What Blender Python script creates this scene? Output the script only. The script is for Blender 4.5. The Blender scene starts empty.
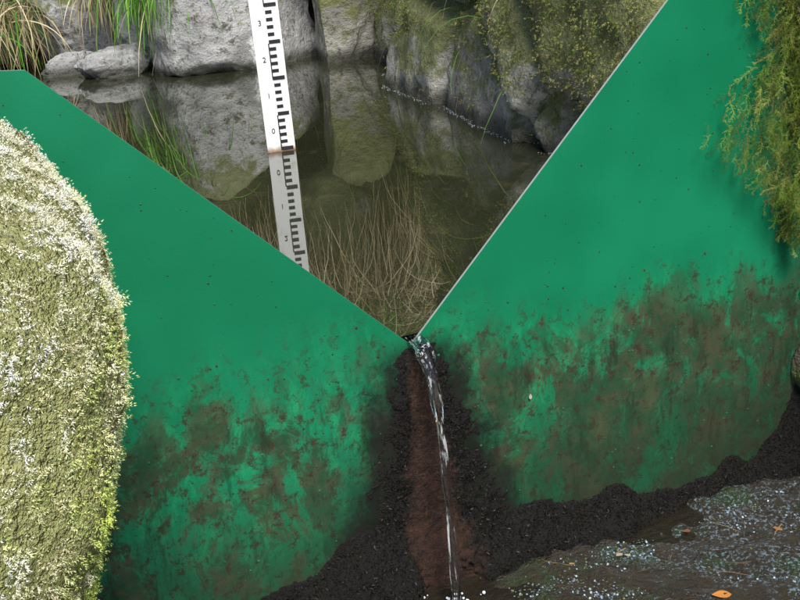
import bpy, numpy as np, math
from mathutils import Vector, Matrix
rng=np.random.default_rng(7)
sc=bpy.context.scene
# ---------------------------------------------------------------- helpers
def _h(i,j,k,s):
    n=(i*73856093)^(j*19349663)^(k*83492791)^(s*2654435)
    n=(n^(n>>13))*1274126177 & 0x7fffffff
    n=(n^(n>>16))*668265263 & 0x7fffffff
    return ((n>>7)&0xffff)/65535.0
def vn(P,s=0):
    P=np.asarray(P,float);F=np.floor(P);f=P-F;f=f*f*(3-2*f);I=F.astype(np.int64)
    r=0
    for a in (0,1):
        for b in (0,1):
            for c in (0,1):
                w=(f[...,0] if a else 1-f[...,0])*(f[...,1] if b else 1-f[...,1])*(f[...,2] if c else 1-f[...,2])
                r=r+w*_h(I[...,0]+a,I[...,1]+b,I[...,2]+c,s)
    return r*2-1
def fbm(P,sc_=1,o=4,s=0,g=.5):
    P=np.asarray(P,float)*sc_;r=0;a=1;t=0
    for i in range(o):
        r=r+a*vn(P+i*17.3,s+i);t+=a;a*=g;P=P*2.03
    return r/t
def worley(P,s=0):
    P=np.asarray(P,float);F=np.floor(P).astype(np.int64)
    d1=np.full(P.shape[:-1],9.);d2=d1.copy();cid=np.zeros(P.shape[:-1])
    for a in (-1,0,1):
        for b in (-1,0,1):
            for c in (-1,0,1):
                i=F[...,0]+a;j=F[...,1]+b;k=F[...,2]+c
                q=np.stack([i+_h(i,j,k,s),j+_h(i,j,k,s+1),k+_h(i,j,k,s+2)],-1)
                d=np.linalg.norm(P-q,axis=-1);h=_h(i,j,k,s+3)
                n=d<d1
                d2=np.where(n,d1,np.minimum(d2,d));cid=np.where(n,h,cid);d1=np.where(n,d,d1)
    return d1,d2,cid
def ss(a,b,x):
    t=np.clip((x-a)/(b-a),0,1);return t*t*(3-2*t)
def mk(name,V,F,mat=None,smooth=False,col=None,parent=None):
    V=np.ascontiguousarray(V,dtype=np.float32).reshape(-1,3)
    me=bpy.data.meshes.new(name)
    if isinstance(F,np.ndarray):
        F=np.ascontiguousarray(F,dtype=np.int32);k=F.shape[1];n=len(F)
        me.vertices.add(len(V));me.vertices.foreach_set('co',V.ravel())
        me.loops.add(n*k);me.loops.foreach_set('vertex_index',F.ravel())
        me.polygons.add(n);me.polygons.foreach_set('loop_start',np.arange(0,n*k,k,dtype=np.int32))
        me.polygons.foreach_set('loop_total',np.full(n,k,dtype=np.int32))
        me.update(calc_edges=True);me.validate()
    else:
        me.from_pydata(V.tolist(),[],F);me.update()
    if smooth: me.polygons.foreach_set('use_smooth',[True]*len(me.polygons))
    if col is not None:
        a=me.color_attributes.new('Col','FLOAT_COLOR','POINT')
        c=np.ones((len(V),4),np.float32);c[:,:3]=col;a.data.foreach_set('color',c.ravel())
    ob=bpy.data.objects.new(name,me);sc.collection.objects.link(ob)
    if mat: me.materials.append(mat)
    if parent: ob.parent=parent
    return ob
def grid(nu,nv):
    i=np.arange(nu-1)[:,None]*nv+np.arange(nv-1)[None,:];i=i.ravel()
    return np.stack([i,i+1,i+nv+1,i+nv],1)
def boxv(x0,x1,y0,y1,z0,z1):
    V=[(x,y,z) for x in (x0,x1) for y in (y0,y1) for z in (z0,z1)]
    F=[(0,1,3,2),(4,6,7,5),(0,4,5,1),(2,3,7,6),(0,2,6,4),(1,5,7,3)]
    return V,F
def joinboxes(L):
    V=[];F=[]
    for b in L:
        v,f=boxv(*b);o=len(V);V+=v;F+=[tuple(i+o for i in q) for q in f]
    return V,F
# ---------------------------------------------------------------- node DSL
class M:
    def __init__(s,name):
        s.m=bpy.data.materials.new(name);s.m.use_nodes=True;s.t=s.m.node_tree
        s.b=s.t.nodes['Principled BSDF'];s.o=s.t.nodes['Material Output']
        g=s.t.nodes.new('ShaderNodeNewGeometry');s.P=g.outputs['Position'];s.Nn=g.outputs['Normal']
    def n(s,t,**k):
        x=s.t.nodes.new(t)
        for a,b in k.items(): setattr(x,a,b)
        return x
    def L(s,a,b):
        if isinstance(a,(int,float)): b.default_value=a
        elif isinstance(a,tuple): b.default_value=a+(1,) if (len(a)==3 and b.type=='RGBA') else a
        else: s.t.links.new(a,b)
    def map(s,scale,src=None):
        x=s.n('ShaderNodeMapping');s.L(src or s.P,x.inputs[0]);x.inputs['Scale'].default_value=scale;return x.outputs[0]
    def noise(s,scale,det=4,rough=.6,src=None,dist=0):
        x=s.n('ShaderNodeTexNoise');s.L(src or s.P,x.inputs['Vector']);x.inputs['Scale'].default_value=scale
        x.inputs['Detail'].default_value=det;x.inputs['Roughness'].default_value=rough;x.inputs['Distortion'].default_value=dist
        return x.outputs[0]
    def mr(s,v,a,b,c=0.,d=1.,sm=True):
        x=s.n('ShaderNodeMapRange');
        if sm:x.interpolation_type='SMOOTHSTEP'
        s.L(v,x.inputs[0])
        for i,q in enumerate((a,b,c,d)): s.L(q,x.inputs[1+i])
        return x.outputs[0]
    def ma(s,op,a,b=0.):
        x=s.n('ShaderNodeMath',operation=op);s.L(a,x.inputs[0]);s.L(b,x.inputs[1]);return x.outputs[0]
    def mix(s,f,a,b,bt='MIX'):
        x=s.n('ShaderNodeMix',data_type='RGBA',blend_type=bt);s.L(f,x.inputs[0]);s.L(a,x.inputs[6]);s.L(b,x.inputs[7]);return x.outputs[2]
    def sep(s,v=None):
        x=s.n('ShaderNodeSeparateXYZ');s.L(v or s.P,x.inputs[0]);return x.outputs
    def bump(s,h,st=.5,d=.01):
        x=s.n('ShaderNodeBump');s.L(h,x.inputs['Height']);x.inputs['Strength'].default_value=st;x.inputs['Distance'].default_value=d
        s.L(x.outputs[0],s.b.inputs['Normal'])
    def col(s):
        x=s.n('ShaderNodeVertexColor');x.layer_name='Col';return x.outputs[0]
    def fin(s,c,r=.7,spec=.5):
        s.L(c,s.b.inputs['Base Color']);s.L(r,s.b.inputs['Roughness']);s.b.inputs['Specular IOR Level'].default_value=spec;return s.m
# ---------------------------------------------------------------- materials
def m_plate():
    m=M('green_painted_steel');x,y,z=m.sep()
    base=m.mix(m.mr(m.noise(2.2,3),.35,.65),(.002,.160,.068),(.006,.210,.096))
    big=m.noise(5,3,.6)
    w=m.mr(m.ma('ADD',z,m.ma('MULTIPLY',m.ma('SUBTRACT',big,.5),.34)),.07,-.09)
    n1=m.noise(11,7,.76,m.map((1,1,.7)),.5)
    v=m.ma('ADD',n1,m.ma('ADD',m.ma('MULTIPLY',w,.13),m.ma('MULTIPLY',m.mr(x,.05,.45),.035)))
    st=m.ma('MULTIPLY',m.mr(v,.54,.68),w)
    br=m.noise(16,5,.75,m.map((1.2,1,.6)))
    base=m.mix(m.ma('MULTIPLY',w,m.mr(br,.47,.62)),base,(.014,.270,.112))
    mid=m.noise(15,6,.78)
    scol=m.mix(m.mr(mid,.40,.62),(.014,.034,.013),(.062,.034,.020))
    c=m.mix(m.ma('MULTIPLY',st,.84),base,scol)
    rust=m.ma('MULTIPLY',m.mr(m.noise(42,6,.82),.52,.60),m.mr(m.ma('ADD',z,m.ma('MULTIPLY',m.ma('SUBTRACT',big,.5),.3)),.08,-.04))
    c=m.mix(m.ma('MULTIPLY',rust,.8),c,(.036,.018,.012))
    s2=m.ma('MULTIPLY',m.mr(m.noise(30,5,.75,m.map((1,1,.2))),.51,.66),m.mr(z,.03,-.12))
    c=m.mix(m.ma('MULTIPLY',s2,.6),c,(.010,.016,.008))
    low=m.mr(m.ma('ADD',m.ma('ADD',z,m.mr(x,-.1,-.3,0.,.06)),m.ma('MULTIPLY',m.ma('SUBTRACT',n1,.5),.60)),-.12,-.36)
    c=m.mix(m.ma('MULTIPLY',low,.70),c,(.014,.022,.010))
    hd=m.ma('SUBTRACT',m.ma('ABSOLUTE',m.ma('SUBTRACT',x,.010)),m.ma('MULTIPLY',z,-.28))
    hd=m.ma('ADD',hd,m.ma('MULTIPLY',m.ma('SUBTRACT',mid,.5),.14))
    halo=m.ma('MULTIPLY',m.mr(hd,.105,.03),m.mr(z,.025,-.03))
    c=m.mix(m.ma('MULTIPLY',halo,.95),c,(.007,.007,.005))
    m.bump(m.ma('ADD',m.ma('MULTIPLY',m.noise(6,2),.6),m.ma('MULTIPLY',m.noise(200,2),.06)),.3,.01)
    return m.fin(c,m.mr(st,0,1,.48,.75),.3)
def m_edge():
    m=M('bare_steel_edge');c=m.mix(m.noise(60,5),(.22,.26,.25),(.50,.54,.52));return m.fin(c,.4)
def m_growth():
    m=M('wet_algae');a=m.col();r=m.sep(a)[0]
    n9=m.noise(90,4,.75)
    dk=m.mix(n9,(.003,.003,.003),(.012,.010,.008))
    rd=m.mix(m.mr(n9,.3,.7),(.011,.006,.004),(.050,.022,.014))
    c=m.mix(r,dk,rd)
    m.bump(m.noise(160,4,.75),.8,.008)
    return m.fin(c,.6,.3)
def m_attr(name,rough=.7,spec=.3,tl=0.):
    m=M(name);c=m.col();m.fin(c,rough,spec)
    if tl>0:
        t=m.n('ShaderNodeBsdfTranslucent');m.L(c,t.inputs[0]);x=m.n('ShaderNodeMixShader');x.inputs[0].default_value=tl
        m.L(m.b.outputs[0],x.inputs[1]);m.L(t.outputs[0],x.inputs[2]);m.L(x.outputs[0],m.o.inputs[0])
    return m.m
def m_rock(name='rock',moss=.5,bright=1.,warm=0.):
    m=M(name);n=m.noise(2.5,5,.65);f=m.noise(25,5,.75)
    B=(bright*(1+warm),bright*(1+warm*.6),bright*(1-warm))
    k=lambda v:(v*B[0],v*B[1],v*B[2])
    c=m.mix(m.mr(n,.35,.65),k(.19),k(.40))
    c=m.mix(m.mr(f,.52,.64),c,(.14,.135,.11))
    c=m.mix(m.mr(m.noise(9,4,.7),.56,.66),c,k(.50))
    nz=m.sep(m.Nn)[2];z=m.sep()[2]
    mm=m.ma('ADD',m.ma('ADD',m.noise(5,6,.7),m.ma('MULTIPLY',nz,.18)),m.mr(z,.0,.5,-.16,.16))
    mk_=m.mr(mm,.64-moss*.25,.76-moss*.25)
    mc=m.mix(f,(.06,.080,.016),(.25,.26,.08))
    c=m.mix(m.ma('MULTIPLY',mk_,.88),c,mc)
    c=m.mix(m.mr(m.ma('ADD',z,m.ma('MULTIPLY',n,-.06)),.00,.055,.85,0.),c,(.030,.030,.018))
    m.bump(f,.9,.03)
    return m.fin(c,.7,.4)
def m_soil():
    m=M('bank_soil');c=m.mix(m.noise(6,5,.7),(.05,.04,.02),(.16,.13,.065));c=m.mix(m.mr(m.noise(3,4),.5,.6),c,(.09,.14,.035))
    m.bump(m.noise(30,3,.7),1,.05);return m.fin(c,.9,.2)
def m_pool():
    m=M('pool_water');c=m.mix(m.noise(1.3,4,.6),(.012,.014,.007),(.036,.040,.020))
    c=m.mix(m.mr(m.noise(6,5,.7),.55,.7),c,(.055,.050,.026))
    m.L(c,m.b.inputs['Base Color']);m.b.inputs['Roughness'].default_value=.008;m.b.inputs['IOR'].default_value=2.6
    m.bump(m.noise(3,1,.4,m.map((1,.6,1))),.05,.02);return m.m
def m_bed():
    m=M('wet_stream_bed');x,y,z=m.sep()
    n6=m.noise(6,5,.7)
    c=m.mix(m.noise(14,6,.7),(.014,.012,.009),(.085,.065,.042))
    c=m.mix(m.mr(n6,.48,.60),c,(.040,.065,.02))
    foam_glints=m.ma('MULTIPLY',m.mr(m.noise(150,3,.75),.53,.62),m.mr(m.ma('ADD',n6,m.mr(x,.1,.6,-.08,.12)),.47,.58))
    c=m.mix(m.ma('MULTIPLY',foam_glints,.75),c,(.30,.42,.54))  # bluish-white speckle: foam, and sky glints painted into the bed colour
    m.bump(m.noise(70,5,.75),1,.02)
    return m.fin(c,.22,.8)
def m_jet():
    m=M('falling_water');b=m.b
    b.inputs['Base Color'].default_value=(.94,.97,1,1);b.inputs['Roughness'].default_value=.015;b.inputs['IOR'].default_value=1.33
    s=m.mr(m.noise(110,3,.6,m.map((1,1,.05))),.54,.68)
    m.L(m.mr(s,0.,1.,1.,.62),b.inputs['Transmission Weight'])
    return m.m
def m_white():
    m=M('gauge_enamel');c=m.mix(m.mr(m.noise(25,5,.7),.52,.8),(.80,.81,.80),(.56,.54,.46));
    z=m.sep()[2];c=m.mix(m.mr(m.ma('ADD',z,m.ma('MULTIPLY',m.noise(30),.03)),.055,.03),c,(.25,.13,.06));return m.fin(c,.4)
def m_simple(n,c,r=.6): m=M(n);return m.fin(m.mix(m.noise(30,4),tuple(q*.75 for q in c),c),r)
# ---------------------------------------------------------------- instancing of small templates
def basis(D,roll):
    D=D/np.linalg.norm(D,axis=1,keepdims=True)
    a=np.where(np.abs(D[:,2:3])<.9,np.array([[0,0,1.]]),np.array([[1.,0,0]]))
    X=np.cross(a,D);X/=np.linalg.norm(X,axis=1,keepdims=True);Y=np.cross(D,X)
    c=np.cos(roll)[:,None];s=np.sin(roll)[:,None]
    return X*c+Y*s,-X*s+Y*c,D
def scatter(name,T,TF,P,D,S,C,mat,shade=None,parent=None,roll=None):
    n=len(P);roll=rng.uniform(0,6.28,n) if roll is None else roll
    X,Y,Z=basis(D,roll)
    V=P[:,None]+S[:,None,None]*(T[None,:,0:1]*X[:,None]+T[None,:,1:2]*Y[:,None]+T[None,:,2:3]*Z[:,None])
    F=(TF[None]+(np.arange(n)*len(T))[:,None,None]).reshape(-1,TF.shape[1])
    c=np.repeat(C[:,None],len(T),1)
    if shade is not None: c=c*shade[None,:,None]
    return mk(name,V.reshape(-1,3),F,mat,False,c.reshape(-1,3),parent)
def moss_template(k=6,w=.26,bend=.25):
    V=[];sh=[]
    for i in range(k):
        t=(i+.3)/k;ax=np.array([bend*t*t,0,t])
        a0=rng.uniform(0,6.28)
        for sgn in (0,1):
            L=w*(1-.55*t);a=a0+sgn*2.6
            d=np.array([math.cos(a)*L,math.sin(a)*L,.22+.1*rng.random()])
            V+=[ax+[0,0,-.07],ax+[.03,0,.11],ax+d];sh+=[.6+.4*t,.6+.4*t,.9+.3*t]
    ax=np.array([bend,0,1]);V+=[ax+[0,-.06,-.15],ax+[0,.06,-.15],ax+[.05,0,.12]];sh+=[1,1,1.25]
    V=np.array(V);return V,np.arange(len(V)).reshape(-1,3),np.array(sh)
def frond_template(k=11,seed=0):
    g=np.random.default_rng(seed);V=[];sh=[]
    def leaf(a,b,w):
        d=b-a;s=np.cross(d,[1,.2,0.01]);s=s/np.linalg.norm(s)*w;m_=(a+b)/2
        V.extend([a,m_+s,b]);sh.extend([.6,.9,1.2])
    for i in range(k):
        t=i/k;ax=np.array([.15*math.sin(t*3),.07*math.sin(t*6+seed),t]);ax2=np.array([.15*math.sin((t+1/k)*3),.07*math.sin((t+1/k)*6+seed),t+1/k])
        leaf(ax,ax2,.012)
        for q in (.0,.35,.7):
            p=ax+(ax2-ax)*q
            for sg in (-1,1): leaf(p,p+np.array([g.normal(0,.03),sg*g.uniform(.02,.05),g.uniform(.02,.06)]),.013)
        for sg in (-1,1):
            if g.random()<.35: continue
            L=.20*(1-.6*t)*g.uniform(.3,1.4);e=ax+np.array([g.uniform(-.14,.14),sg*L,L*g.uniform(.5,1.6)])
            leaf(ax,e,.010)
            for q in (.3,.5,.7,.9,1.):
                p=ax+(e-ax)*q
                leaf(p,p+np.array([g.normal(0,.03),sg*g.uniform(0,.03),.045]),.011);leaf(p,p+np.array([g.normal(0,.03),-sg*.03+g.normal(0,.02),.03]),.011)
    V=np.array(V);return V,np.arange(len(V)).reshape(-1,3),np.array(sh)
def strands(name,P,D,Ln,G,W,C,mat,seg=6,parent=None,wob=.0):
    n=len(P);pts=[P.copy()];d=D/np.linalg.norm(D,axis=1,keepdims=True);p=P.copy()
    for i in range(seg):
        d=d+np.array([0,0,-1.])*(G[:,None]/seg)+rng.normal(0,wob,(n,3));d/=np.linalg.norm(d,axis=1,keepdims=True)
        p=p+d*(Ln/seg)[:,None];pts.append(p.copy())
    pts=np.stack(pts,1);side=rng.normal(0,1,(n,3));side[:,2]*=.3
    dd=pts[:,-1]-pts[:,0];side=np.cross(side,dd);side/=np.linalg.norm(side,axis=1,keepdims=True)+1e-9
    tw=(1-np.linspace(0,1,seg+1)**2*.85)[None,:,None]
    A=pts+side[:,None]*W[:,None,None]*tw;B=pts-side[:,None]*W[:,None,None]*tw
    V=np.stack([A,B],2).reshape(-1,3);k=(seg+1)*2
    f=[]
    for i in range(seg): f.append([2*i,2*i+1,2*i+3,2*i+2])
    F=(np.array(f)[None]+(np.arange(n)*k)[:,None,None]).reshape(-1,4)
    sh=np.linspace(.7,1.15,seg+1).repeat(2)
    c=(C[:,None]*sh[None,:,None]).reshape(-1,3)
    return mk(name,V,F,mat,False,c,parent)
def pick(cols,n,j=.2):
    cols=np.array(cols);c=cols[rng.integers(0,len(cols),n)]
    return c*(1+rng.uniform(-j,j,(n,1)))
# ---------------------------------------------------------------- weir plate
MP=m_plate();ME=m_edge()
weir=bpy.data.objects.new('v_notch_weir',None);sc.collection.objects.link(weir)
def prism(name,poly,y0,y1,mat,parent,edge_mat=None):
    n=len(poly);V=[(x,y0,z) for x,z in poly]+[(x,y1,z) for x,z in poly]
    F=[tuple(range(n)),tuple(range(2*n-1,n-1,-1))]+[(i,i+n,(i+1)%n+n,(i+1)%n) for i in range(n)]
    o=mk(name,V,F,mat,parent=parent)
    if edge_mat:
        o.data.materials.append(edge_mat)
        for p in o.data.polygons[2:]: p.material_index=1
    return o
prism('notch_plate',[(-1.3,-.55),(0,-.55),(.95,-.55),(.95,.62),(.62,.62),(0,0),(-.5,.5),(-.53,.503),(-1.3,.503)],0,.005,MP,weir,ME)
n=560;x=rng.uniform(-.55,.72,n);z=rng.uniform(-.35,.5,n);ok=(z<np.abs(x)-.02)&((z<.46));x=x[ok];z=z[ok];n=len(x)
T=np.array([(-1,0,0),(0,-1,0),(1,0,0),(0,1,0),(0,0,.8),(.6,.6,.1),(-.5,.7,.1)],float);TF=np.array([(0,1,4),(1,2,4),(2,5,4),(5,3,4),(3,6,4),(6,0,4)])
scatter('crumbs',T,TF,np.stack([x,np.full(n,-.0005),z],1),np.tile([0,-1.,0],(n,1)),rng.uniform(.0005,.0019,n)*(1+(z<.05)*.4),pick([(.01,.10,.05),(.02,.12,.06),(.05,.03,.015),(.015,.09,.04)],n),m_attr('crumb_dirt',.8),parent=weir)
# ---------------------------------------------------------------- algae growth relief
X=np.arange(-.95,.93,.004);Zs=np.arange(-.5,.03,.004)
gx,gz=np.meshgrid(X,Zs,indexing='ij')
G3=np.stack([gx,gz*0,gz],-1)
topx=[-1,-.56,-.39,-.22,-.12,-.02,.06,.10,.22,.34,.55,.66,.73,.78,.95];topz=[-.43,-.41,-.375,-.345,-.28,-.30,-.30,-.325,-.335,-.35,-.385,-.37,-.31,-.22,-.1]
ztop=np.interp(gx,topx,topz)+fbm(G3,16,5,3)*.04
mound=ss(0,.13,ztop-gz)
cx=.010+.05*np.clip(-gz,0,1)*.2
wl=.030+.20*np.clip(-gz,0,.5);wr=.030+.24*np.clip(-gz,0,.5)
hw=np.where(gx<cx,wl,wr)
d=np.abs(gx-cx)/hw
e=fbm(G3,40,5,9)+fbm(G3,150,2,19)*.6;band=ss(1.3,.7,d+e*.7)*ss(.022,-.004,gz+np.abs(gx)*.1)
inner=ss(.58,.36,d+e*.25)
t=band*(.0015+.005*np.exp(-((d-.72)/.25)**2))*(1+fbm(G3,60,3,5))*ss(.01,-.12,gz) + band*.0006 + mound*(.055+.02*fbm(G3,9,3,4))*(1+.25*fbm(G3,50,4,6))
t=t*(1-.55*mound*inner)
t=t+ (fbm(G3,140,2,8)*.0025)*(t>.002)
keep=(t>.0006)
V=np.stack([gx,-np.where(keep,t,-.002),gz],-1).reshape(-1,3)
F=grid(len(X),len(Zs));k=keep.ravel();F=F[k[F].sum(1)>=3]
red=(inner*ss(.015,-.06,gz)).ravel()
mk('wet_algae_growth',V,F,m_growth(),True,np.stack([red]*3,1))
N=60000
ii=np.where((k)&((t.ravel()>.002))&(red<.4))[0];ii=rng.choice(ii,N)
P=V[ii]+rng.normal(0,.004,(N,3));P[:,1]=np.minimum(P[:,1],-.0008)-.0005
D=rng.normal(0,.6,(N,3))+[0,-.8,.5]
T=np.array([(0,-.16,0),(0,.16,0),(.2,.2,.8),(.25,-.08,1.1)]);TF=np.array([(0,1,2,3)])
scatter('dark_liverwort',T,TF,P,D,rng.uniform(.0015,.0055,N),pick([(.004,.004,.003),(.008,.007,.006),(.012,.014,.008),(.018,.012,.010),(.022,.022,.026)],N),m_attr('liverwort_leaf',.55,.35))
# ---------------------------------------------------------------- falling water
R=m_jet();nz=130;nt=24;V=[]
for i in range(nz):
    s=i/(nz-1);q=min(1,s/.10);tt=max(0,(s-.10)/.90*.31)
    y=.035-.045*q-.30*tt-.015*(1-math.exp(-tt*30));z0=.012-.008*q-4.9*tt*tt-.10*tt
    w=.005+.009*ss(0,1,q)-.0072*ss(0,.16,tt)+(.0010*math.sin(s*31)+.0006*math.sin(s*57+1))*ss(.1,.2,s);th=.002+.004*q-.002*ss(.0,.2,tt)
    X0=.006*q+.012*math.sin(tt*6)-.022*max(0,tt-.1)*4
    for j in range(nt):
        a=j/nt*2*math.pi
        r=1+(.16*math.sin(3*a+s*12)+.09*math.sin(5*a-s*18)+.04*math.sin(9*a+s*40))*q
        px=math.cos(a)*w*r;pp=math.sin(a)*th*r
        k_=1-q*.8
        V.append((X0+px,y-pp*(1-k_),z0+pp*k_+abs(px)*.45*(1-ss(0,.1,tt))))
F=[(i*nt+j,i*nt+(j+1)%nt,(i+1)*nt+(j+1)%nt,(i+1)*nt+j) for i in range(nz-1) for j in range(nt)]+[tuple(range(nt)),tuple(range(nz*nt-1,(nz-1)*nt-1,-1))]
mk('falling_water_jet',V,F,R,True)
# ---------------------------------------------------------------- pool
V=np.array([(-1.6,.0055,.016),(1.25,.0055,.016),(1.6,5.5,.016),(-1.6,5.5,.016)]);mk('pool_water',V,[(0,1,2,3)],m_pool())
# ---------------------------------------------------------------- staff gauge
ga=bpy.data.objects.new('staff_gauge',None);sc.collection.objects.link(ga)
W=.080;v,f=joinboxes([(-W/2,W/2,0,.004,-.25,1.1)]);mk('board',v,f,m_white(),parent=ga)
v,f=joinboxes([(-.022,.022,.0045,.03,-.3,1.12)]);mk('post',v,f,m_simple('galvanised_post',(.3,.31,.32)),parent=ga)
BL=m_simple('black_enamel',(.02,.02,.025),.4)
L=[]
for k_ in range(-10,55):
    z0=.02*k_
    L.append((.002,.020,-.0015,.0,z0,z0+.009))
    if k_%5==0: L.append((.002,.034,-.0017,.0,z0-.001,z0+.009))
    if (k_//5)%2==0: L.append((-.0010,.002,-.0015,.0,z0,z0+.02))
v,f=joinboxes(L);mk('graduation_marks',v,f,BL,parent=ga)
for k_ in range(0,11):
    cu=bpy.data.curves.new('digit','FONT');cu.body=str(k_);cu.size=.021;cu.extrude=.0004
    to=bpy.data.objects.new('tmp',cu);sc.collection.objects.link(to);bpy.context.view_layer.update()
    me=bpy.data.meshes.new_from_object(to);bpy.data.objects.remove(to)
    o=bpy.data.objects.new('number_%d'%k_,me);sc.collection.objects.link(o);o.parent=ga;me.materials.clear();me.materials.append(BL)
    o.rotation_euler=(math.pi/2,0,0);o.location=(-.022 if k_<10 else -.031,-.001,.1*k_+.05)
ga.location=(.222,1.517,.02);ga.rotation_euler=(0,math.radians(-.4),math.radians(-8))
# ---------------------------------------------------------------- right rock wall of pool
RW=m_rock('mossy_wall_rock',.95,1.1,.08)
ys=np.arange(.02,3.6,.018);zz=np.arange(-.15,1.0,.018)
gy,gz=np.meshgrid(ys,zz,indexing='ij');G3=np.stack([gy*0,gy,gz],-1)
q=np.stack([gy*0+.5,gy*1.6+gz*.5,gz*2.6-gy*.5],-1)+fbm(G3,3,3,2)[...,None]*.25
d1,d2,cid=worley(q,5)
bx=np.interp(gy,[0,.96,1.73,2.4,2.6,3.6],[.80,.79,.86,.93,1.02,1.35])
wx=bx+.16*gz+(cid-.5)*.08-.03*ss(0,.15,d2-d1)+.035*fbm(G3,6,5,1)+.05*ss(.12,0,d2-d1)+.016*fbm(G3,22,3,11)
V=np.stack([wx,gy,gz],-1).reshape(-1,3);wallV=V
mk('pool_rock_wall',V,grid(len(ys),len(zz))[:,::-1],RW,False)
SO=m_soil()
u=np.arange(0,3.4,.06);yy=np.arange(-1.5,6,.06);gu,gy=np.meshgrid(u,yy,indexing='ij')
b0=np.interp(gy,[-1.5,0,.96,1.73,2.4,2.6,3.6,6],[.94,.94,.95,1.00,1.07,1.17,1.42,1.62])
P3=np.stack([b0+gu,gy,gu],-1);V=np.stack([b0+gu,gy,.62+1.15*gu+.16*fbm(P3,2.5,4,3)*ss(-.05,.3,gu)],-1);V[0,:,2]=.3
bankR=V.reshape(-1,3);mk('right_bank_terrain',bankR,grid(len(u),len(yy)),SO,True)
xs=np.arange(-3.2,4.2,.07);u=np.arange(0,3.5,.06);gx,gu=np.meshgrid(xs,u,indexing='ij')
yb=np.interp(gx,[-3.2,-.5,.1,.5,1.0,1.3,2.2],[4.9,4.7,4.1,3.55,3.35,3.3,3.2])
P3=np.stack([gx,gu,gx*0],-1)
V=np.stack([gx,yb+gu+.1*fbm(P3,2,3,8),-.1+1.0*np.minimum(gu,.3)+1.35*np.maximum(gu-.3,0)+.15*fbm(P3,3,4,4)*ss(0,.4,gu)],-1)
bankB=V.reshape(-1,3);mk('back_bank_terrain',bankB,grid(len(xs),len(u))[:,::-1],SO,True)
yy=np.arange(0.01,5,.08);u=np.arange(0,3,.08);gy,gu=np.meshgrid(yy,u,indexing='ij');P3=np.stack([gu,gy,gu],-1)
V=np.stack([-1.25-gu,gy,-.15+ss(0,.2,gu)*.7+gu*.6+.1*fbm(P3,4,4,3)],-1);mk('left_bank_terrain',V.reshape(-1,3),grid(len(yy),len(u)),SO,True)
# ---------------------------------------------------------------- boulders
def ico(sub):
    import bmesh
    bm=bmesh.new();bmesh.ops.create_icosphere(bm,subdivisions=sub,radius=1);V=np.array([v.co[:] for v in bm.verts]);F=np.array([[v.index for v in f.verts] for f in bm.faces]);bm.free();return V,F
IV,IF=ico(6)
def boulder(name,c,s,mat,seed,e=3.,am=.10,cuts=7,rz=0):
    V=IV.copy();r=(np.abs(V)**e).sum(1)**(-1/e);V=V*r[:,None]
    g=np.random.default_rng(seed)
    for i in range(cuts):
        nn=g.normal(0,1,3);nn/=np.linalg.norm(nn);h=g.uniform(.62,.88);dd=V@nn-h;V=V-np.clip(dd,0,None)[:,None]*nn*.95
    V=V*(1+am*fbm(V*1.5+seed,1.6,6,seed,.55)[:,None]*1.3)
    c_,s_=math.cos(rz),math.sin(rz);V=V*np.array(s);V=np.stack([V[:,0]*c_-V[:,1]*s_,V[:,0]*s_+V[:,1]*c_,V[:,2]],1)+np.array(c)
    return mk(name,V,IF,mat,False),V
RB=m_rock('pale_rock',.22,1.35,.0);RM=m_rock('mossy_rock',.7,1.05,.08)
boulder('boulder',(.60,3.55,.20),(.38,.28,.42),RB,3,3,.10,9,.1)
boulder('boulder',(1.02,3.25,.22),(.16,.2,.36),RM,5,3,.1,7,.4)
boulder('boulder',(-.02,4.35,.22),(.22,.25,.26),RB,8,2.6,.1,7,.2)
boulder('boulder',(.10,3.75,.03),(.20,.14,.105),RB,12,2.6,.16,9,.3)
boulder('boulder',(-.10,4.0,.03),(.15,.12,.08),RB,15,2.6,.16,9,.8)
boulder('boulder',(.30,3.95,.22),(.17,.2,.28),RB,18,2.6,.12,7,.0)
boulder('boulder',(-.42,4.6,.15),(.2,.2,.2),RM,21,2.6,.12,7,.0)
boulder('boulder',(.55,3.9,.75),(.5,.3,.35),RM,25,3,.12,7,.5)
boulder('boulder',(-.1,4.7,.65),(.4,.3,.3),RB,29,3,.12,7,.2)
boulder('boulder',(1.1,3.6,.85),(.4,.35,.4),RM,33,3,.12,7,.2)
# ---------------------------------------------------------------- grasses
GM=m_attr('grass_blade',.6,.3)
straw=[(.42,.34,.18),(.50,.43,.25),(.30,.23,.11),(.58,.50,.33),(.18,.12,.06)]
green=[(.08,.24,.02),(.12,.32,.03),(.06,.14,.02),(.18,.36,.05)]
def tuft(name,c,n,L,cols,r=.08,up=.8,g=1.6,w=.0016,fwd=-.5,rx=None,wob=.05):
    P=np.array(c)+rng.normal(0,1,(n,3))*[rx or r,r,r*.5];D=rng.normal(0,.45,(n,3))+[0,fwd,up]
    strands(name,P,D,rng.uniform(.6,1.1,n)*L,rng.uniform(.6,1.4,n)*g,rng.uniform(.6,1.3,n)*w,pick(cols,n),GM,8,wob=wob)
tuft('green_grass_tuft',(.33,3.64,.42),1000,.34,green+[(.16,.42,.04)],.09,.2,2.2,.003)
tuft('green_grass_tuft',(-.42,4.30,.30),300,.3,green+straw[:1],.08,.3,2.2,.003)
tuft('dry_grass_tuft',(.10,4.05,.42),220,.30,straw,.05,.2,2.2,.0025)
tuft('dry_grass_tuft',(-.40,4.3,.36),350,.42,straw,.12,.2,2.2,.0025)
tuft('dry_grass_tuft',(.42,3.58,.40),160,.45,straw,.06,.2,2.4,.002)
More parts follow.
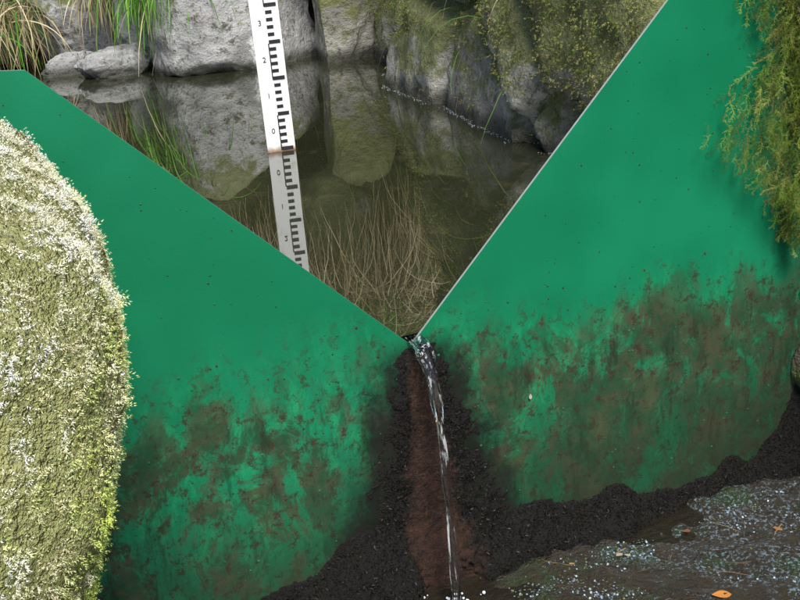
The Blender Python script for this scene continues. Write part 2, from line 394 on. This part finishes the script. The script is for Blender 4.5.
# curtains of dry grass and roots hanging over the rocks above the pool (seen mirrored in the water)
tuft('dry_grass_tuft',(.60,3.52,1.05),800,.50,straw,.10,.3,3.2,.0022,-.5,.25,.14)
tuft('dry_grass_tuft',(1.15,3.22,1.10),900,.60,straw,.10,.3,3.2,.0022,-.5,.22,.14)
tuft('green_grass_tuft',(.85,3.40,1.35),600,.45,green+straw[:2],.10,.3,3.2,.0025,-.5,.25,.12)
tuft('dry_grass_tuft',(.2,4.0,.95),500,.5,straw,.10,.3,3.2,.0022,-.5,.22,.14)
i=rng.choice(np.where((bankB[:,2]>.45)&(bankB[:,2]<3.2))[0],11000);P=bankB[i]+rng.normal(0,.04,(11000,3));
cl=fbm(P,2.2,3,6);o=rng.random(11000)<.40+.9*cl;P=P[o];n=len(P)
strands('dry_grass_bank',P,rng.normal(0,.5,(n,3))+[0,-.9,.5],rng.uniform(.25,.75,n),rng.uniform(1,3.5,n),rng.uniform(.0015,.004,n),pick(straw+[(.14,.22,.05),(.12,.26,.04)],n,.35),GM,8,wob=.10)
i=rng.choice(np.where((bankR[:,2]<2.6)&(bankR[:,1]>.5)&(bankR[:,1]<4))[0],12000);P=bankR[i]+rng.normal(0,.04,(12000,3))+[-.03,0,.02];n=12000
cl=fbm(P,2.2,3,16);o=rng.random(n)<.40+.9*cl;P=P[o];n=len(P)
strands('hanging_dry_grass',P,rng.normal(0,.5,(n,3))+[-.7,-.1,.2],rng.uniform(.12,.45,n),rng.uniform(2,4.5,n),rng.uniform(.0006,.0019,n),pick(straw+[(.12,.20,.04),(.10,.22,.03)],n,.35),GM,8,wob=.14)
n=38000;i=rng.choice(np.where(wallV[:,2]>.05)[0],n);P=wallV[i]+rng.normal(0,.008,(n,3));
o=fbm(P,5,4,22)+ (P[:,2]-.20)*1.7+rng.normal(0,.14,n)>0.0;P=P[o];n=len(P)
T,TF,sh=moss_template(4,.3)
cw=pick([(.20,.24,.05),(.28,.30,.08),(.13,.19,.03),(.34,.34,.13),(.20,.16,.08)],n)*(1+.5*fbm(P,6,3,77))[:,None]
scatter('wall_moss',T,TF,P,rng.normal(0,.5,(n,3))+[-.7,-.2,-.3],rng.uniform(.007,.018,n),cw,m_attr('wall_moss_leaf',.9,.1),sh)
n=700;y=rng.uniform(.1,2.6,n)
kz=9
ywall=wallV.reshape(len(ys),len(zz),3);iy=np.clip(((y-.02)/.018).astype(int),0,len(ys)-1);xx=ywall[iy,kz,0]
P=np.stack([xx-np.abs(rng.normal(0,.008,n)),y,np.full(n,.0175)],1)
T=np.array([(-1,0,0),(0,-1,0),(1,0,0),(0,1,0),(0,0,.5)],float);TF=np.array([(0,1,4),(1,2,4),(2,3,4),(3,0,4)])
scatter('floating_scum',T,TF,P,np.tile([0,0,1.],(n,1)),rng.uniform(.0008,.003,n),pick([(.3,.36,.42),(.12,.13,.12),(.4,.42,.42)],n),m_attr('scum',.4))
# ---------------------------------------------------------------- left mossy boulder
c0=np.array([-.897,-.42,-.02]);s0=np.array([.365,.40,.60])
def lb(Vd):
    e=3.3;r=(np.abs(Vd)**e).sum(1)**(-1/e);V=Vd*r[:,None]
    V=V*s0
    k=1+.04*fbm(Vd*1.0,2.2,4,31)+.035*fbm(Vd,9,3,32)+.020*fbm(Vd,26,2,33)
    V=V*k[:,None]
    V[:,0]-=np.clip(-(V[:,2]-.30),0,1)*.20
    V[:,0]+=.40*(np.clip(V[:,2],-.45,.50)-.2)
    V[:,2]-= .20*np.clip(V[:,0],-.1,.5)
    return V+c0
V=lb(IV)
bm_=M('boulder_moss');bc=bm_.mix(bm_.noise(30,5,.75),(.16,.19,.05),(.48,.47,.22));bm_.bump(bm_.noise(120,3,.7),1,.02)
mk('mossy_boulder',V,IF,bm_.fin(bc,.95,.1),True)
n=360000;d=rng.normal(0,1,(n,3));d/=np.linalg.norm(d,axis=1,keepdims=True)
d=d[(d[:,2]>-.6)&(d[:,1]<.45)&(d[:,0]>-.25)];n=len(d);P=lb(d)
e1=np.cross(d,[.3,.2,.9]);e1/=np.linalg.norm(e1,axis=1,keepdims=True);e2=np.cross(d,e1)
q1=d+e1*.02;q2=d+e2*.02;q1/=np.linalg.norm(q1,axis=1,keepdims=True);q2/=np.linalg.norm(q2,axis=1,keepdims=True)
nn=np.cross(lb(q1)-P,lb(q2)-P);nn/=np.linalg.norm(nn,axis=1,keepdims=True);nn*=np.sign((nn*d).sum(1,keepdims=True))
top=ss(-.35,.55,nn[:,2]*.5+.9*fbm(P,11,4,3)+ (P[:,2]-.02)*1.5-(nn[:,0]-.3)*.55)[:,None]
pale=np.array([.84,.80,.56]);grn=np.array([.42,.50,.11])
pit_shade=np.clip(1.08+.9*fbm(d,26,2,33)+.45*fbm(P,60,3,5),.45,1.5)  # shade painted into the shoot colour, darker in hollows between moss lumps
C=(grn*(1-top)+pale*top)*pit_shade[:,None]*rng.uniform(.8,1.15,(n,1))*(1+rng.normal(0,.03,(n,3)))
br=rng.random(n)<.04;C[br]=np.array([.34,.26,.14])*rng.uniform(.6,1.3,(br.sum(),1))
C=np.clip(C,.01,.85)
S=rng.uniform(.004,.009,n)*np.where(rng.random(n)<.03,1.5,1)
h=n//3;MS=m_attr('moss_shoot',.95,.05)
T,TF,sh=moss_template(4,.24,.6)
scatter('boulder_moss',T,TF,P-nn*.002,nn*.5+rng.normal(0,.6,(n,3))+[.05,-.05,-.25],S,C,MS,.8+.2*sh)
# ---------------------------------------------------------------- right abutment rock + hanging moss
ys=np.arange(-1.3,.0,.012);zz=np.arange(-.55,.8,.012);gy,gz=np.meshgrid(ys,zz,indexing='ij');G3=np.stack([gy*0,gy,gz],-1)
wx=.775-.08*ss(.05,.5,gz)*ss(-.35,-.05,gy)+.05*fbm(G3,5,5,41)+.015*fbm(G3,25,4,42)-.05*ss(-.25,-.45,gz)
wx=np.maximum(wx,.70)
V=np.stack([wx,gy,gz],-1).reshape(-1,3);aV=V
ab=M('wet_brown_rock');c=ab.mix(ab.noise(12,6,.7),(.03,.022,.016),(.20,.16,.11));c=ab.mix(ab.mr(ab.noise(7,4,.7),.52,.62),c,(.07,.11,.02));ab.bump(ab.noise(50,4,.7),1,.02)
mk('abutment_rock',V,grid(len(ys),len(zz))[:,::-1],ab.fin(c,.5),True)
MC=m_attr('hanging_moss_leaf',.85,.1,tl=.3)
mc=[(.26,.38,.05),(.36,.46,.08),(.16,.27,.04),(.48,.52,.15),(.22,.20,.07),(.10,.13,.03)]
for v_ in range(3):
    T,TF,sh=frond_template(9,v_)
    n=680;z=rng.uniform(.06,.75,n)
    x=.735-rng.random(n)**1.6*(.015+.18*np.exp(-((z-.27)/.10)**2)+.10*ss(.36,.5,z));y=-.004-rng.random(n)*.07
    scatter('hanging_moss',T,TF,np.stack([x,y,z],1),rng.normal(0,.36,(n,3))+[-.35,-.10,-.95],rng.uniform(.016,.048,n),pick(mc,n),MC,sh)
T,TF,sh=moss_template(5,.34)
i=rng.choice(np.where((aV[:,1]>-.7))[0],9000);P=aV[i]+rng.normal(0,.006,(9000,3));o=fbm(P,6,4,51)+(P[:,2]-.05)*1.5>rng.normal(0,.15,9000);P=P[o];n=len(P)
scatter('abutment_moss',T,TF,P,rng.normal(0,.4,(n,3))+[-.6,-.1,-.6],rng.uniform(.008,.020,n),pick(mc,n),MC,sh)
# ---------------------------------------------------------------- stream bed + ground
xs=np.arange(-1.6,1.5,.01);yy=np.arange(-2.2,.0,.01);gx,gy=np.meshgrid(xs,yy,indexing='ij');G3=np.stack([gx,gy,gx*0],-1)
zz_=-.433+.024*fbm(G3,5,4,61)+.012*fbm(G3,28,4,62)+.02*ss(.45,.85,gx)-.02*np.exp(-((gx-.0)/.12)**2)
mk('stream_bed',np.stack([gx,gy,zz_],-1).reshape(-1,3),grid(len(xs),len(yy)),m_bed(),True)
def bz(x,y):
    return max(float(zz_[int((x+1.6)/.01),int((y+2.2)/.01)]),-.438)
ww=M('shallow_water');ww.L((.02,.017,.012),ww.b.inputs['Base Color']);ww.b.inputs['Roughness'].default_value=.05;ww.b.inputs['IOR'].default_value=1.5;ww.bump(ww.noise(40,3,.6),.7,.012)
mk('stream_water',[(-1.4,-2.2,-.438),(1.2,-2.2,-.438),(1.2,-.005,-.438),(-1.4,-.005,-.438)],[(0,1,2,3)],ww.m)
S=60
mk('ground',[(-S,-S,-.62),(S,-S,-.62),(S,S,-.62),(-S,S,-.62)],[(0,1,2,3)],SO)
n=18000;x=rng.uniform(.1,.9,n);y=rng.uniform(-.6,-.07,n);o=fbm(np.stack([x,y,x*0],1),9,3,71)+(x-.45)*.8>rng.normal(0,.15,n);x=x[o];y=y[o];n=len(x)
ix=((x+1.6)/.01).astype(int);iy=((y+2.2)/.01).astype(int);z=np.maximum(zz_[ix,iy],-.438)+.001
T=np.array([(-1,-.6,0),(.8,-1,0),(1,.7,.3),(-.5,1,.2)],float);TF=np.array([(0,1,2,3)])
scatter('foam_glint_specks',T,TF,np.stack([x,y,z],1),rng.normal(0,.35,(n,3))+[0,0,1],rng.uniform(.0005,.0021,n),pick([(.36,.48,.60),(.22,.30,.40),(.14,.17,.18),(.09,.12,.04)],n),m_attr('speck',.3,.6))  # pale blue flakes stand in for foam and sky glints on the wet bed
def leaf(p,s,col,d,ground=True):
    t=np.linspace(0,1,7);V=[];
    for q in t:
        w=.33*math.sin(math.pi*q**.8)+.01
        V+=[(-w,q-.5,.12*w+.12*(q-.5)**2),(0,q-.5,.0+.12*(q-.5)**2),(w,q-.5,.15*w+.12*(q-.5)**2)]
    V=np.array(V)*s;F=[];
    for i in range(6): a=3*i;F+=[(a,a+1,a+4,a+3),(a+1,a+2,a+5,a+4)]
    if ground: p=(p[0],p[1],bz(p[0],p[1])+.003)
    o=mk('fallen_leaf',V,F,m_simple('leaf_color',col,.5),True);o.location=p;o.rotation_euler=d
leaf((.385,-.290,0),.032,(.65,.26,.06),(.05,.05,1.2))
leaf((.59,-.175,0),.018,(.45,.2,.07),(.05,.1,.6))
leaf((.305,-.115,0),.016,(.5,.42,.36),(.1,.1,1.9))
leaf((.315,-.125,0),.012,(.45,.37,.3),(.2,.1,.9))
leaf((.22,-.10,0),.010,(.5,.3,.1),(.1,.1,1.0))
leaf((.46,-.09,0),.016,(.25,.10,.05),(.1,.1,1.5))
leaf((.205,-.004,-.14),.010,(.45,.40,.35),(1.4,.2,.2),False)
n=80;x=rng.uniform(.05,.9,n);y=rng.uniform(-.5,-.08,n);P=np.stack([x,y,np.array([bz(a,b)+.003 for a,b in zip(x,y)])],1)
strands('twigs',P,rng.normal(0,1,(n,3))*[1,1,.06],rng.uniform(.015,.07,n),np.zeros(n),rng.uniform(.0005,.0012,n),pick([(.12,.07,.04),(.05,.03,.02),(.3,.22,.12)],n),GM,5,wob=.12)
n=160;a=rng.uniform(0,6.28,n);r=np.abs(rng.normal(0,.03,n));P=np.stack([.0+r*np.cos(a)*1.2,-.115+r*np.sin(a),-.437+rng.random(n)*.006],1)
T,TF=ico(1);scatter('splash_foam',T,TF,P,rng.normal(0,1,(n,3)),rng.uniform(.001,.0035,n),pick([(.7,.75,.8)],n),m_attr('foam_glints',.1,.8))
# ---------------------------------------------------------------- camera, light
cam=bpy.data.cameras.new('camera');co=bpy.data.objects.new('camera',cam);sc.collection.objects.link(co);sc.camera=co
az,pt,ro,fo=.3501,.348,.087,1105.8
f_=np.array([math.sin(az)*math.cos(pt),math.cos(az)*math.cos(pt),-math.sin(pt)]);r_=np.array([math.cos(az),-math.sin(az),0.]);u_=np.cross(r_,f_)
Rr=r_*math.cos(ro)-u_*math.sin(ro);Uu=u_*math.cos(ro)+r_*math.sin(ro)
co.matrix_world=Matrix(((Rr[0],Uu[0],-f_[0],-.5709),(Rr[1],Uu[1],-f_[1],-1.529),(Rr[2],Uu[2],-f_[2],.6698),(0,0,0,1)))
cam.sensor_width=36;cam.lens=fo/800*36;cam.clip_end=300;cam.clip_start=.02
el=math.radians(50);sx,sy=-.10,-1.;rt=math.atan2(sx,sy)
w=bpy.data.worlds.new('World');sc.world=w;w.use_nodes=True;nt_=w.node_tree
sky=nt_.nodes.new('ShaderNodeTexSky');sky.sky_type='NISHITA';sky.sun_disc=False;sky.sun_elevation=el;sky.sun_rotation=rt
bg=nt_.nodes['Background'];nt_.links.new(sky.outputs[0],bg.inputs[0]);bg.inputs[1].default_value=.15
su=bpy.data.lights.new('sun','SUN');su.energy=5.0;su.angle=math.radians(20);su.color=(1,.96,.88);so=bpy.data.objects.new('sun',su);sc.collection.objects.link(so)
hd=math.hypot(sx,sy);dv=Vector((sx/hd*math.cos(el),sy/hd*math.cos(el),math.sin(el)));so.rotation_euler=dv.to_track_quat('Z','Y').to_euler();so.location=dv*10
sc.view_settings.view_transform='Standard';sc.view_settings.look='None';sc.view_settings.exposure=0
